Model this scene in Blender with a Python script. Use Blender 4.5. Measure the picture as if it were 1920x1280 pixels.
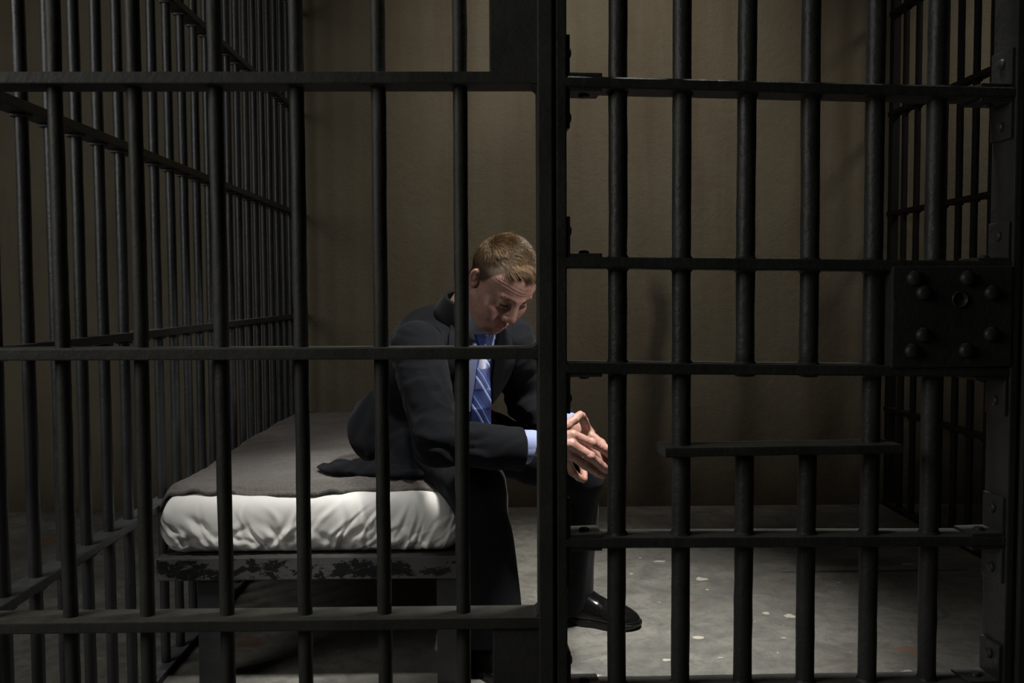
import bpy, bmesh, math, random
import numpy as np
from mathutils import Vector, Matrix

random.seed(7)
for o in list(bpy.data.objects): bpy.data.objects.remove(o)
SC = bpy.context.scene
COL = SC.collection

# ------------------------------------------------------------------ camera
CAM_H, FPX = 0.93, 1805.0
def cam_axes(pitch=3.0, yaw=1.0, roll=-0.28):
    p, y, r = map(math.radians, (pitch, yaw, roll))
    fw = Vector((math.sin(y)*math.cos(p), math.cos(y)*math.cos(p), -math.sin(p)))
    rt = Vector((math.cos(y), -math.sin(y), 0)); up = rt.cross(fw)
    return rt*math.cos(r)+up*math.sin(r), up*math.cos(r)-rt*math.sin(r), fw
RT, UP, FW = cam_axes()
cd = bpy.data.cameras.new('camera'); cam = bpy.data.objects.new('camera', cd); COL.objects.link(cam)
cam.matrix_world = Matrix(((RT.x, UP.x, -FW.x, 0), (RT.y, UP.y, -FW.y, 0), (RT.z, UP.z, -FW.z, CAM_H), (0, 0, 0, 1)))
cd.sensor_width = 36; cd.lens = 36*FPX/1920; cd.clip_start = .02; cd.clip_end = 60
SC.camera = cam
def U(x, y, Y):
    """point of the place at depth Y seen at photo position x, y"""
    d = RT*((x-960)/FPX) - UP*((y-640)/FPX) + FW
    return np.array(Vector((0, 0, CAM_H)) + d*(Y/d.y))

# ------------------------------------------------------------------ light
SC.view_settings.view_transform = 'Standard'; SC.view_settings.look = 'None'
SC.view_settings.exposure = 0.0; SC.view_settings.gamma = 1.0
try: SC.view_settings.use_curve_mapping = False
except Exception: pass
W = bpy.data.worlds.new('world'); SC.world = W; W.use_nodes = True
W.node_tree.nodes['Background'].inputs[0].default_value = (.5, .5, .55, 1)
W.node_tree.nodes['Background'].inputs[1].default_value = 0.010
def lamp(name, kind, loc, target, energy, color=(1, 1, 1), **kw):
    l = bpy.data.lights.new(name, kind); l.energy = energy; l.color = color
    for k, v in kw.items(): setattr(l, k, v)
    o = bpy.data.objects.new(name, l); COL.objects.link(o); o.location = loc
    o.rotation_euler = (Vector(target)-Vector(loc)).to_track_quat('-Z', 'Y').to_euler()
    return o
lamp('cell_spot_light', 'SPOT', (.62, 1.72, 2.75), (.22, 2.62, .2), 410, (1, .97, .92),
     spot_size=math.radians(40), spot_blend=1.0, shadow_soft_size=.12)
lamp('bunk_spot_light', 'SPOT', (-.50, 1.66, 2.45), (-.50, 2.40, .42), 165, (1, .98, .94),
     spot_size=math.radians(23), spot_blend=1.0, shadow_soft_size=.12)
lamp('bunk_back_fill', 'SPOT', (-.62, 3.0, 2.7), (-.52, 3.15, .45), 34, (1, .97, .92),
     spot_size=math.radians(40), spot_blend=1.0, shadow_soft_size=.12)  # added fill that lifts the far end of the blanket
lamp('side_spot_light', 'SPOT', (1.15, 1.80, 1.45), (.03, 2.33, .90), 44, (1, .96, .93),
     spot_size=math.radians(26), spot_blend=.9, shadow_soft_size=.07)
lamp('wall_spot_light', 'SPOT', (.5, 2.5, 2.9), (.42, 4.1, 1.68), 72, (1, .93, .82),
     spot_size=math.radians(74), spot_blend=1.0, shadow_soft_size=.2)
lamp('right_cell_light', 'SPOT', (2.7, 2.7, 2.8), (2.15, 4.1, 1.7), 34, (1, .93, .82), spot_size=math.radians(55), spot_blend=1.0, shadow_soft_size=.15)
lamp('rail_top_fill', 'SPOT', (.45, 1.70, 2.9), (.42, 1.56, 0), 108, (1, .99, .95), spot_size=math.radians(62), spot_blend=1.0, shadow_soft_size=.12)  # added fill above the door, brightens the rail tops
lamp('corridor_light', 'AREA', (-2.4, .35, 1.9), (-.9, 2.0, .9), 25, (1, .98, .93), shape='RECTANGLE', size=1.4, size_y=1.4)

# ------------------------------------------------------------------ helpers
def link(o, parent=None):
    COL.objects.link(o)
    if parent is not None: o.parent = parent
    return o
def thing(name, label, cat, loc=(0, 0, 0), group=None):
    o = bpy.data.objects.new(name, None); COL.objects.link(o)
    o.location = loc; o.empty_display_size = .1
    o['label'] = label; o['category'] = cat
    if group: o['group'] = group
    return o
def mesh_obj(name, verts, faces, mat, parent=None, smooth=False, off=None, label=None):
    """verts in world space; off = world position of the parent's origin"""
    v = np.asarray(verts, float)
    if off is None and parent is not None:
        off = np.zeros(3); q = parent
        while q is not None: off = off+np.array(q.location); q = q.parent
    if off is not None: v = v-np.array(off)
    me = bpy.data.meshes.new(name); me.from_pydata(v.tolist(), [], faces if isinstance(faces, list) else faces.tolist())
    me.materials.append(mat); me.update()
    if smooth: me.polygons.foreach_set('use_smooth', [True]*len(me.polygons))
    o = bpy.data.objects.new(name, me)
    if label: o['label'] = label
    return link(o, parent)
class MB:
    def __init__(s): s.v = []; s.f = []
    def add(s, v, f):
        n = len(s.v); s.v += [tuple(p) for p in v]; s.f += [tuple(i+n for i in q) for q in f]; return s
    def box(s, lo, hi, b=0.0015, fn=None):
        """bevelled box (chamfered edges)"""
        lo = np.array(lo, float); hi = np.array(hi, float); b = min(b, (hi-lo).min()*.45)
        bm = bmesh.new(); bmesh.ops.create_cube(bm, size=1)
        for q in bm.verts: q.co = Vector([(lo[i]+hi[i])/2+q.co[i]*(hi[i]-lo[i]) for i in range(3)])
        bmesh.ops.bevel(bm, geom=list(bm.edges), offset=b, segments=2, affect='EDGES', profile=.6)
        v = [tuple(q.co) for q in bm.verts]; f = [tuple(q.index for q in p.verts) for p in bm.faces]; bm.free()
        if fn: v = [fn(p) for p in v]
        return s.add(v, f)
    def bar(s, x, y, z0, z1, r, n=18, step=.03, jit=.0005, fn=None, seed=0):
        rg = np.random.RandomState(seed+int(abs(x)*1e4)+int(abs(y)*1e3))
        k = max(2, int((z1-z0)/step)); v = []
        ox = np.cumsum(rg.randn(k+1))*jit*.4; oy = np.cumsum(rg.randn(k+1))*jit*.4
        ox -= np.linspace(ox[0], ox[-1], k+1); oy -= np.linspace(oy[0], oy[-1], k+1)
        for i in range(k+1):
            z = z0+(z1-z0)*i/k
            for j in range(n):
                a = 2*math.pi*j/n; rr = r+rg.randn()*jit*.5
                v.append((x+ox[i]+rr*math.cos(a), y+oy[i]+rr*math.sin(a), z))
        f = [(i*n+j, i*n+(j+1) % n, (i+1)*n+(j+1) % n, (i+1)*n+j) for i in range(k) for j in range(n)]
        f.append(tuple(range(n))[::-1]); f.append(tuple(k*n+j for j in range(n)))
        if fn: v = [fn(p) for p in v]
        return s.add(v, f)
    def dome(s, c, ax, r, h, n=18, fn=None):
        """domed bolt or rivet head at c pointing along ax"""
        ax = Vector(ax).normalized(); a = ax.orthogonal().normalized(); b = ax.cross(a); v = []
        prof = [(1.0, 0), (1.0, .25), (.93, .55), (.75, .82), (.45, .97)]
        for pr, ph in prof:
            for j in range(n):
                t = 2*math.pi*j/n; v.append(tuple(Vector(c)+(a*math.cos(t)+b*math.sin(t))*r*pr+ax*h*ph))
        v.append(tuple(Vector(c)+ax*h)); m = len(prof)
        f = [(i*n+j, i*n+(j+1) % n, (i+1)*n+(j+1) % n, (i+1)*n+j) for i in range(m-1) for j in range(n)]
        f += [((m-1)*n+j, (m-1)*n+(j+1) % n, m*n) for j in range(n)]
        f.append(tuple(range(n))[::-1])
        if fn: v = [fn(p) for p in v]
        return s.add(v, f)
    def build(s, name, mat, parent=None, smooth=False, label=None):
        o = mesh_obj(name, s.v, s.f, mat, parent, smooth, label=label)
        if smooth:
            try:
                for p in o.data.polygons:
                    if len(p.vertices) > 8: p.use_smooth = False
            except Exception: pass
        return o

# ------------------------------------------------------------------ materials
def nmat(name, rough=.6, spec=.5, metal=0):
    m = bpy.data.materials.new(name); m.use_nodes = True; nt = m.node_tree
    b = nt.nodes['Principled BSDF']; b.inputs['Roughness'].default_value = rough
    b.inputs['Metallic'].default_value = metal; b.inputs['Specular IOR Level'].default_value = spec
    return m, nt, b
def N(nt, t, **kw):
    n = nt.nodes.new(t)
    for k, v in kw.items():
        if k.startswith('i_'): n.inputs[k[2:].replace('_', ' ')].default_value = v
        else: setattr(n, k, v)
    return n
def pos(nt, scale=(1, 1, 1)):
    g = N(nt, 'ShaderNodeNewGeometry'); m = N(nt, 'ShaderNodeMapping'); m.inputs['Scale'].default_value = scale
    nt.links.new(g.outputs['Position'], m.inputs['Vector']); return m.outputs[0]
def noise(nt, vec, scale, detail=4, rough=.55, dist=0):
    n = N(nt, 'ShaderNodeTexNoise', i_Scale=scale, i_Detail=detail, i_Roughness=rough, i_Distortion=dist)
    nt.links.new(vec, n.inputs['Vector']); return n.outputs['Fac']
def ramp(nt, fac, stops):
    r = N(nt, 'ShaderNodeValToRGB'); e = r.color_ramp.elements
    while len(e) < len(stops): e.new(.5)
    for q, (p, c) in zip(e, stops):
        q.position = p; q.color = (*(c if hasattr(c, '__len__') else (c, c, c)), 1)
    nt.links.new(fac, r.inputs[0]); return r.outputs[0]
def mix(nt, a, b, fac, mode='MIX'):
    m = N(nt, 'ShaderNodeMix', data_type='RGBA', blend_type=mode)
    for s, v in ((6, a), (7, b), (0, fac)):
        if hasattr(v, 'links') or hasattr(v, 'is_linked'): nt.links.new(v, m.inputs[s])
        elif s == 0: m.inputs[0].default_value = v
        else: m.inputs[s].default_value = (*v, 1)
    return m.outputs[2]
def bump(nt, b, h, dist, strength=1, prev=None):
    n = N(nt, 'ShaderNodeBump', i_Distance=dist, i_Strength=strength); nt.links.new(h, n.inputs['Height'])
    if prev is not None: nt.links.new(prev, n.inputs['Normal'])
    nt.links.new(n.outputs[0], b.inputs['Normal']); return n.outputs[0]
def mth(nt, op, a, b=0., c=None):
    n = N(nt, 'ShaderNodeMath', operation=op)
    for i, v in enumerate((a, b, c)):
        if v is None: continue
        if hasattr(v, 'is_linked'): nt.links.new(v, n.inputs[i])
        else: n.inputs[i].default_value = v
    return n.outputs[0]

def iron(name, col, rough=.42, lump=.0012, spec=.5):
    m, nt, b = nmat(name, rough, spec)
    p = pos(nt); n1 = noise(nt, p, 60, 3); n2 = noise(nt, p, 9, 4)
    c = ramp(nt, n2, [(.3, tuple(x*.75 for x in col)), (.7, tuple(x*1.3 for x in col))])
    # upward faces painted lighter, standing in for overhead light on them
    g = N(nt, 'ShaderNodeNewGeometry'); sn = N(nt, 'ShaderNodeSeparateXYZ'); nt.links.new(g.outputs['True Normal'], sn.inputs[0])
    top_lit = mth(nt, 'MULTIPLY', ramp(nt, sn.outputs[2], [(.75, 0), (.95, 1)]), ramp(nt, noise(nt, p, 30, 4), [(.25, .55), (.6, 1)]))
    c = mix(nt, c, tuple(4.2*x for x in col), top_lit)
    nt.links.new(c, b.inputs['Base Color'])
    n3 = noise(nt, p, 320, 2)
    bn = bump(nt, b, n1, lump, .9); bump(nt, b, n3, .0003, .7, bn)
    rr = mth(nt, 'MULTIPLY_ADD', n2, .25, rough-.1); nt.links.new(rr, b.inputs['Roughness'])
    return m
M = {}
M['iron'] = iron('painted_iron_front', (.030, .030, .025), .55, spec=.4)
M['iron_side'] = iron('painted_iron_side', (.027, .028, .030))
M['iron_door'] = iron('painted_iron_door', (.027, .028, .026), .48, .0020, .45)
M['iron_dark'] = iron('painted_iron_dark', (.012, .011, .010), .7, .0012, .2)  # darker copy of the iron; puts the right partition's silhouette into colour

def wall_mat():
    m, nt, b = nmat('stained_plaster', .8, .3)
    p = pos(nt); big = noise(nt, p, 1.6, 5, .6); st = noise(nt, pos(nt, (5, 5, .45)), 1.3, 5, .6); fine = noise(nt, p, 130, 4)
    c = ramp(nt, big, [(.3, (.145, .124, .086)), (.7, (.200, .178, .128))])
    c = mix(nt, c, (.125, .085, .055), mth(nt, 'MULTIPLY', ramp(nt, st, [(.48, 0), (.72, 1)]), .65))
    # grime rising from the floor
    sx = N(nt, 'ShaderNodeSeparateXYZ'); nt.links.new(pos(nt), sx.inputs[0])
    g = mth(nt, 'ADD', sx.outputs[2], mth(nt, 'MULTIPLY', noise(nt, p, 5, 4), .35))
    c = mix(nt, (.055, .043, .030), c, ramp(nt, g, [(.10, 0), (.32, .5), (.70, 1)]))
    # dark vertical streaks; those right of the person paint in a wall shadow
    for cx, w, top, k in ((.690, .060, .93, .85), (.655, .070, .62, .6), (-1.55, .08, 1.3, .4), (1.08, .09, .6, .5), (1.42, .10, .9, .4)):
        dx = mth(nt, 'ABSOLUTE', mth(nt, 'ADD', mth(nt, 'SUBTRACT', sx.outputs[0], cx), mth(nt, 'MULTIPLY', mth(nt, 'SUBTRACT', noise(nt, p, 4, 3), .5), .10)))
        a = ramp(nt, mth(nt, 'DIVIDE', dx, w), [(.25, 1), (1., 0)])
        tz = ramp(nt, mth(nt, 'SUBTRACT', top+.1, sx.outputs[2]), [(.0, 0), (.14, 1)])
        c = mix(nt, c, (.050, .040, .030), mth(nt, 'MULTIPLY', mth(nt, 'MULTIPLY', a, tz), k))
    sp = ramp(nt, noise(nt, p, 55, 2), [(.70, 0), (.74, 1)])
    c = mix(nt, c, (.09, .07, .05), mth(nt, 'MULTIPLY', sp, .35))
    nt.links.new(c, b.inputs['Base Color'])
    v = N(nt, 'ShaderNodeTexVoronoi', i_Scale=9.0, feature='DISTANCE_TO_EDGE')
    wv = N(nt, 'ShaderNodeVectorMath', operation='ADD'); nz = N(nt, 'ShaderNodeTexNoise', i_Scale=3.0, i_Detail=5.0)
    nt.links.new(pos(nt), nz.inputs['Vector']); nt.links.new(nz.outputs['Color'], wv.inputs[0]); nt.links.new(pos(nt), wv.inputs[1]); nt.links.new(wv.outputs[0], v.inputs['Vector'])
    b1 = bump(nt, b, fine, .0022, .8); b2 = bump(nt, b, noise(nt, pos(nt, (1, 1, 1)), 34, 6, .62, .4), .007, .75, b1)
    bump(nt, b, ramp(nt, v.outputs[0], [(0, 0), (.02, 1)]), .0008, .12, b2)
    return m
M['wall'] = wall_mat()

def floor_mat():
    m, nt, b = nmat('worn_concrete_floor', .55, .4)
    p = pos(nt); big = noise(nt, p, 2.2, 6, .6, .6); mid = noise(nt, p, 9, 5, .65, .8); fine = noise(nt, p, 150, 5, .7)
    c = ramp(nt, big, [(.3, (.155, .153, .136)), (.5, (.225, .218, .193)), (.72, (.32, .31, .27))])
    c = mix(nt, c, (.075, .075, .072), mth(nt, 'MULTIPLY', ramp(nt, noise(nt, p, 24, 6, .75, .6), [(.48, 0), (.68, 1)]), .55))
    c = mix(nt, c, (.10, .10, .098), mth(nt, 'MULTIPLY', ramp(nt, mid, [(.45, 0), (.65, 1)]), .6))
    c = mix(nt, c, (.145, .115, .088), mth(nt, 'MULTIPLY', ramp(nt, noise(nt, p, 3.1, 3), [(.55, 0), (.7, 1)]), .5))
    c = mix(nt, c, (.05, .05, .045), mth(nt, 'MULTIPLY', ramp(nt, fine, [(.52, 0), (.72, 1)]), .45))
    c = mix(nt, c, (.42, .40, .36), mth(nt, 'MULTIPLY', ramp(nt, noise(nt, p, 110, 3, .7), [(.62, 0), (.72, 1)]), .35))
    fl = ramp(nt, noise(nt, p, 38, 2), [(.735, 0), (.755, 1)])
    c = mix(nt, c, (.55, .53, .46), mth(nt, 'MULTIPLY', fl, .8))
    sx = N(nt, 'ShaderNodeSeparateXYZ'); nt.links.new(p, sx.inputs[0])
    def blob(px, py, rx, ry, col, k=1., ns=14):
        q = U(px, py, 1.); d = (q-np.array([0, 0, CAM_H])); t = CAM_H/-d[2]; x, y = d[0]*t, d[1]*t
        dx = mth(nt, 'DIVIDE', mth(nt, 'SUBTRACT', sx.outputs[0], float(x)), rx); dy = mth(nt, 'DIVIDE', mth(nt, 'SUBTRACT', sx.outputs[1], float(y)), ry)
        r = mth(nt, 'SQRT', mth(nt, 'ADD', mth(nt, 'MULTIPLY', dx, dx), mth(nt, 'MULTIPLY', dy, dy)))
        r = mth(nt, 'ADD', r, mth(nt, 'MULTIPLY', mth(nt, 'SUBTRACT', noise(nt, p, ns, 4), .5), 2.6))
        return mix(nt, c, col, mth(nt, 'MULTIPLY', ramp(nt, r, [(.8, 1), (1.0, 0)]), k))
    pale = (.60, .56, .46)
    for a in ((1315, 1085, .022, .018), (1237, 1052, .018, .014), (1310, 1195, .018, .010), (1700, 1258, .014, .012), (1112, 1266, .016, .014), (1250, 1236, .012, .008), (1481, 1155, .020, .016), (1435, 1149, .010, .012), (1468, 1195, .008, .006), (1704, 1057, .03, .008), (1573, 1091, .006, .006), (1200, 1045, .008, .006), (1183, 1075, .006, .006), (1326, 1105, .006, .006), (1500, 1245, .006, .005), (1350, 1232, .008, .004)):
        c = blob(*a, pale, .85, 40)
    for a in ((1702, 1217, .035, .03), (104, 1010, .07, .07), (450, 1203, .06, .05), (1400, 985, .02, .03)):
        c = blob(*a, (.26, .10, .025), .42, 26)
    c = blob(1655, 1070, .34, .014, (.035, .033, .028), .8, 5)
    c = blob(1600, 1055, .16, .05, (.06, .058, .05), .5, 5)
    nt.links.new(c, b.inputs['Base Color'])
    b1 = bump(nt, b, fine, .001, .5); bump(nt, b, mid, .003, .5, b1)
    return m
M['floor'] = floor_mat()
def simple(name, col, rough, ns=120, bd=.0006, var=.2, spec=.4, sheen=0):
    m, nt, b = nmat(name, rough, spec); p = pos(nt)
    c = ramp(nt, noise(nt, p, ns*.15, 3), [(.3, tuple(x*(1-var) for x in col)), (.7, tuple(x*(1+var) for x in col))])
    nt.links.new(c, b.inputs['Base Color']); bump(nt, b, noise(nt, p, ns, 3), bd, .6)
    if sheen: b.inputs['Sheen Weight'].default_value = sheen; b.inputs['Sheen Roughness'].default_value = .5
    return m
M['ceiling'] = simple('dark_ceiling', (.05, .045, .04), .9)
M['sheet'] = simple('white_cotton_sheet', (.72, .71, .68), .75, 300, .0004, .02)
M['suit'] = simple('charcoal_wool_suit', (.0060, .0068, .0090), .85, 700, .0004, .12, .10, .04)
M['trouser'] = simple('charcoal_wool_trousers', (.0058, .0068, .0100), .8, 700, .0004, .12, .12, .06)
M['button'] = simple('dark_horn_button', (.02, .018, .016), .35)
M['shirt'] = simple('pale_blue_shirt', (.29, .34, .56), .7, 600, .0002, .03)
M['collar'] = simple('white_blue_collar', (.38, .42, .52), .7, 600, .0002, .03)
M['leather'] = simple('polished_black_leather', (.006, .006, .006), .13, 40, .0004, .1, .6)
M['sole'] = simple('black_rubber_sole', (.005, .005, .005), .3, 120)
M['sock'] = simple('dark_sock', (.01, .01, .014), .9, 400)
M['nail'] = simple('finger_nail', (.55, .33, .26), .35, 100, .0001, .05)
M['brow'] = simple('brown_eyebrow', (.10, .055, .028), .7, 300)
M['lash'] = simple('dark_lash', (.03, .018, .012), .6)

def blanket_mat():
    m, nt, b = nmat('grey_brown_wool_blanket', .95, .15); p = pos(nt)
    c = ramp(nt, noise(nt, p, 160, 4, .7), [(.3, (.075, .066, .059)), (.7, (.185, .165, .148))])
    c = mix(nt, c, (.05, .044, .04), mth(nt, 'MULTIPLY', ramp(nt, noise(nt, p, 7, 3), [(.4, 0), (.65, 1)]), .4))
    nt.links.new(c, b.inputs['Base Color']); bump(nt, b, noise(nt, p, 260, 4, .7), .005, 1.0)
    b.inputs['Sheen Weight'].default_value = .2
    return m
M['blanket'] = blanket_mat()
def bunk_mat():
    m, nt, b = nmat('chipped_black_bunk_paint', .4, .5); p = pos(nt)
    s1 = noise(nt, pos(nt, (.8, .8, 1.4)), 30, 8, .68, .3); s2 = noise(nt, pos(nt, (1, 1, 1)), 4, 3)
    wv = N(nt, 'ShaderNodeTexVoronoi', i_Scale=45.0, feature='DISTANCE_TO_EDGE'); nt.links.new(pos(nt, (1, 1, 1)), wv.inputs['Vector'])
    sz = N(nt, 'ShaderNodeSeparateXYZ'); nt.links.new(pos(nt), sz.inputs[0])
    edge = mth(nt, 'DIVIDE', mth(nt, 'ABSOLUTE', mth(nt, 'SUBTRACT', sz.outputs[2], .281)), .027)
    wear = mth(nt, 'ADD', s1, mth(nt, 'MULTIPLY', mth(nt, 'POWER', edge, 2.5), .16)); wear = mth(nt, 'ADD', wear, mth(nt, 'MULTIPLY', mth(nt, 'SUBTRACT', s2, .5), .25))
    chip = ramp(nt, wear, [(.525, 0), (.54, 1)])
    scr = ramp(nt, noise(nt, pos(nt, (1, 1, .4)), 120, 2, .5, 1), [(.64, 0), (.67, 1)])
    k = mth(nt, 'MAXIMUM', mth(nt, 'MULTIPLY', chip, .85), mth(nt, 'MULTIPLY', scr, .5))
    c = mix(nt, (.009, .009, .010), (.085, .083, .080), k)
    nt.links.new(c, b.inputs['Base Color']); bump(nt, b, k, .0006, .6)
    nt.links.new(ramp(nt, s1, [(.4, .3), (.6, .55)]), b.inputs['Roughness'])
    return m
M['bunk'] = bunk_mat()
def skin_mat():
    m, nt, b = nmat('weathered_skin', .48, .45); p = pos(nt)
    c = ramp(nt, noise(nt, p, 45, 4), [(.3, (.37, .205, .160)), (.7, (.49, .290, .235))])
    at = N(nt, 'ShaderNodeAttribute', attribute_name='tint')
    sp = N(nt, 'ShaderNodeSeparateColor'); nt.links.new(at.outputs['Color'], sp.inputs[0])
    c = mix(nt, c, (.34, .10, .08), sp.outputs[0])      # lips, ruddy areas
    c = mix(nt, c, (.060, .038, .024), sp.outputs[1])      # stubble and cropped hair on the scalp
    nt.links.new(c, b.inputs['Base Color'])
    b.inputs['Subsurface Weight'].default_value = .12; b.inputs['Subsurface Radius'].default_value = (.012, .005, .003); b.inputs['Subsurface Scale'].default_value = .6
    b1 = bump(nt, b, noise(nt, p, 260, 3), .0006, .6); bump(nt, b, noise(nt, p, 70, 4), .0012, .5, b1)
    return m
M['skin'] = skin_mat()
def hair_mat():
    m, nt, b = nmat('light_brown_hair', .42, .5)
    at = N(nt, 'ShaderNodeAttribute', attribute_name='tint')
    sp = N(nt, 'ShaderNodeSeparateColor'); nt.links.new(at.outputs['Color'], sp.inputs[0])
    nt.links.new(ramp(nt, sp.outputs[0], [(0, (.045, .026, .012)), (.5, (.12, .072, .034)), (1, (.26, .17, .085))]), b.inputs['Base Color'])
    return m
M['hair'] = hair_mat()
def tie_mat():
    m, nt, b = nmat('striped_silk_tie', .45, .5); uv = N(nt, 'ShaderNodeUVMap')
    sx = N(nt, 'ShaderNodeSeparateXYZ'); nt.links.new(uv.outputs[0], sx.inputs[0])
    # diagonal stripes across the width (x) and down the length (y)
    t = mth(nt, 'FRACT', mth(nt, 'MULTIPLY', mth(nt, 'ADD', sx.outputs[1], mth(nt, 'MULTIPLY', sx.outputs[0], -.95)), .62))
    r = N(nt, 'ShaderNodeValToRGB'); r.color_ramp.interpolation = 'CONSTANT'; e = r.color_ramp.elements
    stops = [(0, (.010, .018, .075)), (.26, (.018, .034, .125)), (.44, (.16, .23, .45)), (.475, (.018, .034, .125)), (.56, (.010, .018, .075)), (.74, (.40, .46, .62)), (.77, (.03, .05, .2)), (.81, (.16, .23, .45)), (.835, (.010, .018, .075))]
    while len(e) < len(stops): e.new(.5)
    for q, (a, c) in zip(e, stops): q.position = a; q.color = (*c, 1)
    nt.links.new(t, r.inputs[0]); nt.links.new(r.outputs[0], b.inputs['Base Color'])
    bump(nt, b, noise(nt, pos(nt), 900, 2), .0002, .5)
    return m
M['tie'] = tie_mat()

# ------------------------------------------------------------------ room
def struct(o): o['kind'] = 'structure'; return o
WY = 4.10
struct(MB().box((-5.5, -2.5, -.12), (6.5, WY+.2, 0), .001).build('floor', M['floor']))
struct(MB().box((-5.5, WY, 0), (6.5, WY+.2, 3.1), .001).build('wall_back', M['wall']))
struct(MB().box((-5.5, -2.5, 3.1), (6.5, WY+.2, 3.2), .001).build('ceiling', M['ceiling']))
struct(MB().box((-5.7, -2.5, 0), (-5.5, WY+.2, 3.1), .001).build('wall_left', M['wall']))
struct(MB().box((6.5, -2.5, 0), (6.7, WY+.2, 3.1), .001).build('wall_right', M['wall']))

# ------------------------------------------------------------------ side grilles
LV = [.008, .418, .834, 1.25, 1.668, 2.085]
TOP = 2.5
def side_grille(name, X, ys, label, r=.0115, wide=.042, mat='iron_side', y0=1.536, y1=WY-.003, seed=3, end_post=False):
    t = thing(name, label, 'cell bars', (X, (y0+y1)/2, 0), 'barred side partitions of the cell')
    for i, y in enumerate(ys):
        b = MB().bar(X, y, 0.0, TOP, r, seed=seed+i, n=16, step=.05, jit=.0004)
        for z in LV[1:]:
            b.box((X-.0145, y-.0145, z-.016), (X+.0145, y+.0145, z-.008), .002)
        b.build('bar', M[mat], t, True)
    for z in LV+[TOP]:
        MB().box((X-wide/2, y0, z-.009), (X+wide/2, y1, z+.009), .002).build('rail', M[mat], t)
    if end_post:
        MB().box((X-.016, y1-.04, 0), (X+.016, y1, TOP), .003).build('end_post', M[mat], t)
    return t
side_grille('side_grille', -.82, [1.594+.109*i for i in range(23)], 'dark barred partition running back along the left side of the bunk')
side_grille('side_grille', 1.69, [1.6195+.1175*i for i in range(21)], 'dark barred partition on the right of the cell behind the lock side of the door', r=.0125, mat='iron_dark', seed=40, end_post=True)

# ------------------------------------------------------------------ front fixed panel
FY = 1.50
t = thing('front_grille', 'fixed front panel of round bars and flat rails left of the cell door', 'cell bars', (-.4, FY, 0), 'fixed front panels beside the door')
XB = [-.7925-.1236, -.7925, -.669, -.5488, -.4251, -.3026, -.1777, -.052]
for i, x in enumerate(XB):
    MB().bar(x, FY, 0, TOP, .0113, seed=100+i, n=20).build('bar', M['iron'], t, True)
FZ = [(.012, .012), (.415, .415), (.8375, .8345), (1.2520, 1.2515), (1.668, 1.668)]
for zl, zr in FZ:
    sl = (zr-zl)/.9
    MB().box((-1.1, FY-.031, -.0090), (.070, FY+.031, .0090), .0022, fn=lambda p: (p[0], p[1], p[2]+zr+sl*(p[0]-.07)*-1*-1)).build('rail', M['iron'], t)
MB().box((.0655, FY-.033, 0), (.0885, FY+.033, TOP), .0025).build('stile', M['iron'], t)
# solid gusset plates beside the stile
for z0, z1 in ((1.258, 1.660), (.02, .4075)):
    MB().box((-.0065, FY-.026, z0), (.067, FY+.002, z1), .002).build('plate', M['iron'], t)
# weld fillets in the inner corners
for z in (.424, .8255, .8445, 1.2425):
    sg = 1 if z in (.424, .8445) else -1
    v = []; n = 8; rr = .009
    for yy in (FY-.028, FY+.028):
        v.append((.0660, yy, z)) 
        for k in range(n+1):
            a = math.pi/2*k/n; v.append((.0660-rr+rr*math.sin(a), yy, z+sg*(rr-rr*math.cos(a))))
    f = [tuple(range(0, n+2)), tuple(range(n+2, 2*n+4))[::-1]]+[(j, j+1, j+1+n+2, j+n+2) for j in range(1, n+1)]
    mesh_obj('weld', v, f, M['iron'], t)

t = thing('front_grille', 'dark fixed post and bars at the right edge beside the door lock', 'cell bars', (.9, FY, 0), 'fixed front panels beside the door')
MB().box((.838, FY+.005, 0), (.862, FY+.075, TOP), .002).build('stile', M['iron'], t)
for z in (.012, .415, .836, 1.252, 1.668):
    MB().box((.861, FY+.008, z-.009), (1.5, FY+.070, z+.009), .002).build('rail', M['iron'], t)
for i in range(4):
    MB().bar(.985+.1236*i, FY+.04, 0, TOP, .0113, seed=130+i).build('bar', M['iron'], t, True)

# ------------------------------------------------------------------ door (hinged left, standing a little inward)
HX, HY = .090, 1.500; TH = math.atan(.059); CT, ST = math.cos(TH), math.sin(TH)
def dmap(p):
    s, d, z = p; return (HX+s*CT-d*ST, HY+s*ST+d*CT, z)
door = thing('cell_door', 'heavy barred cell door with lock plate and bolted corner brackets', 'door', (HX, HY, 0))
DM = M['iron_door']
DTOP = 2.3
SB = [.1022, .2038, .3069, .4102, .5129, .6149]
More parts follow.
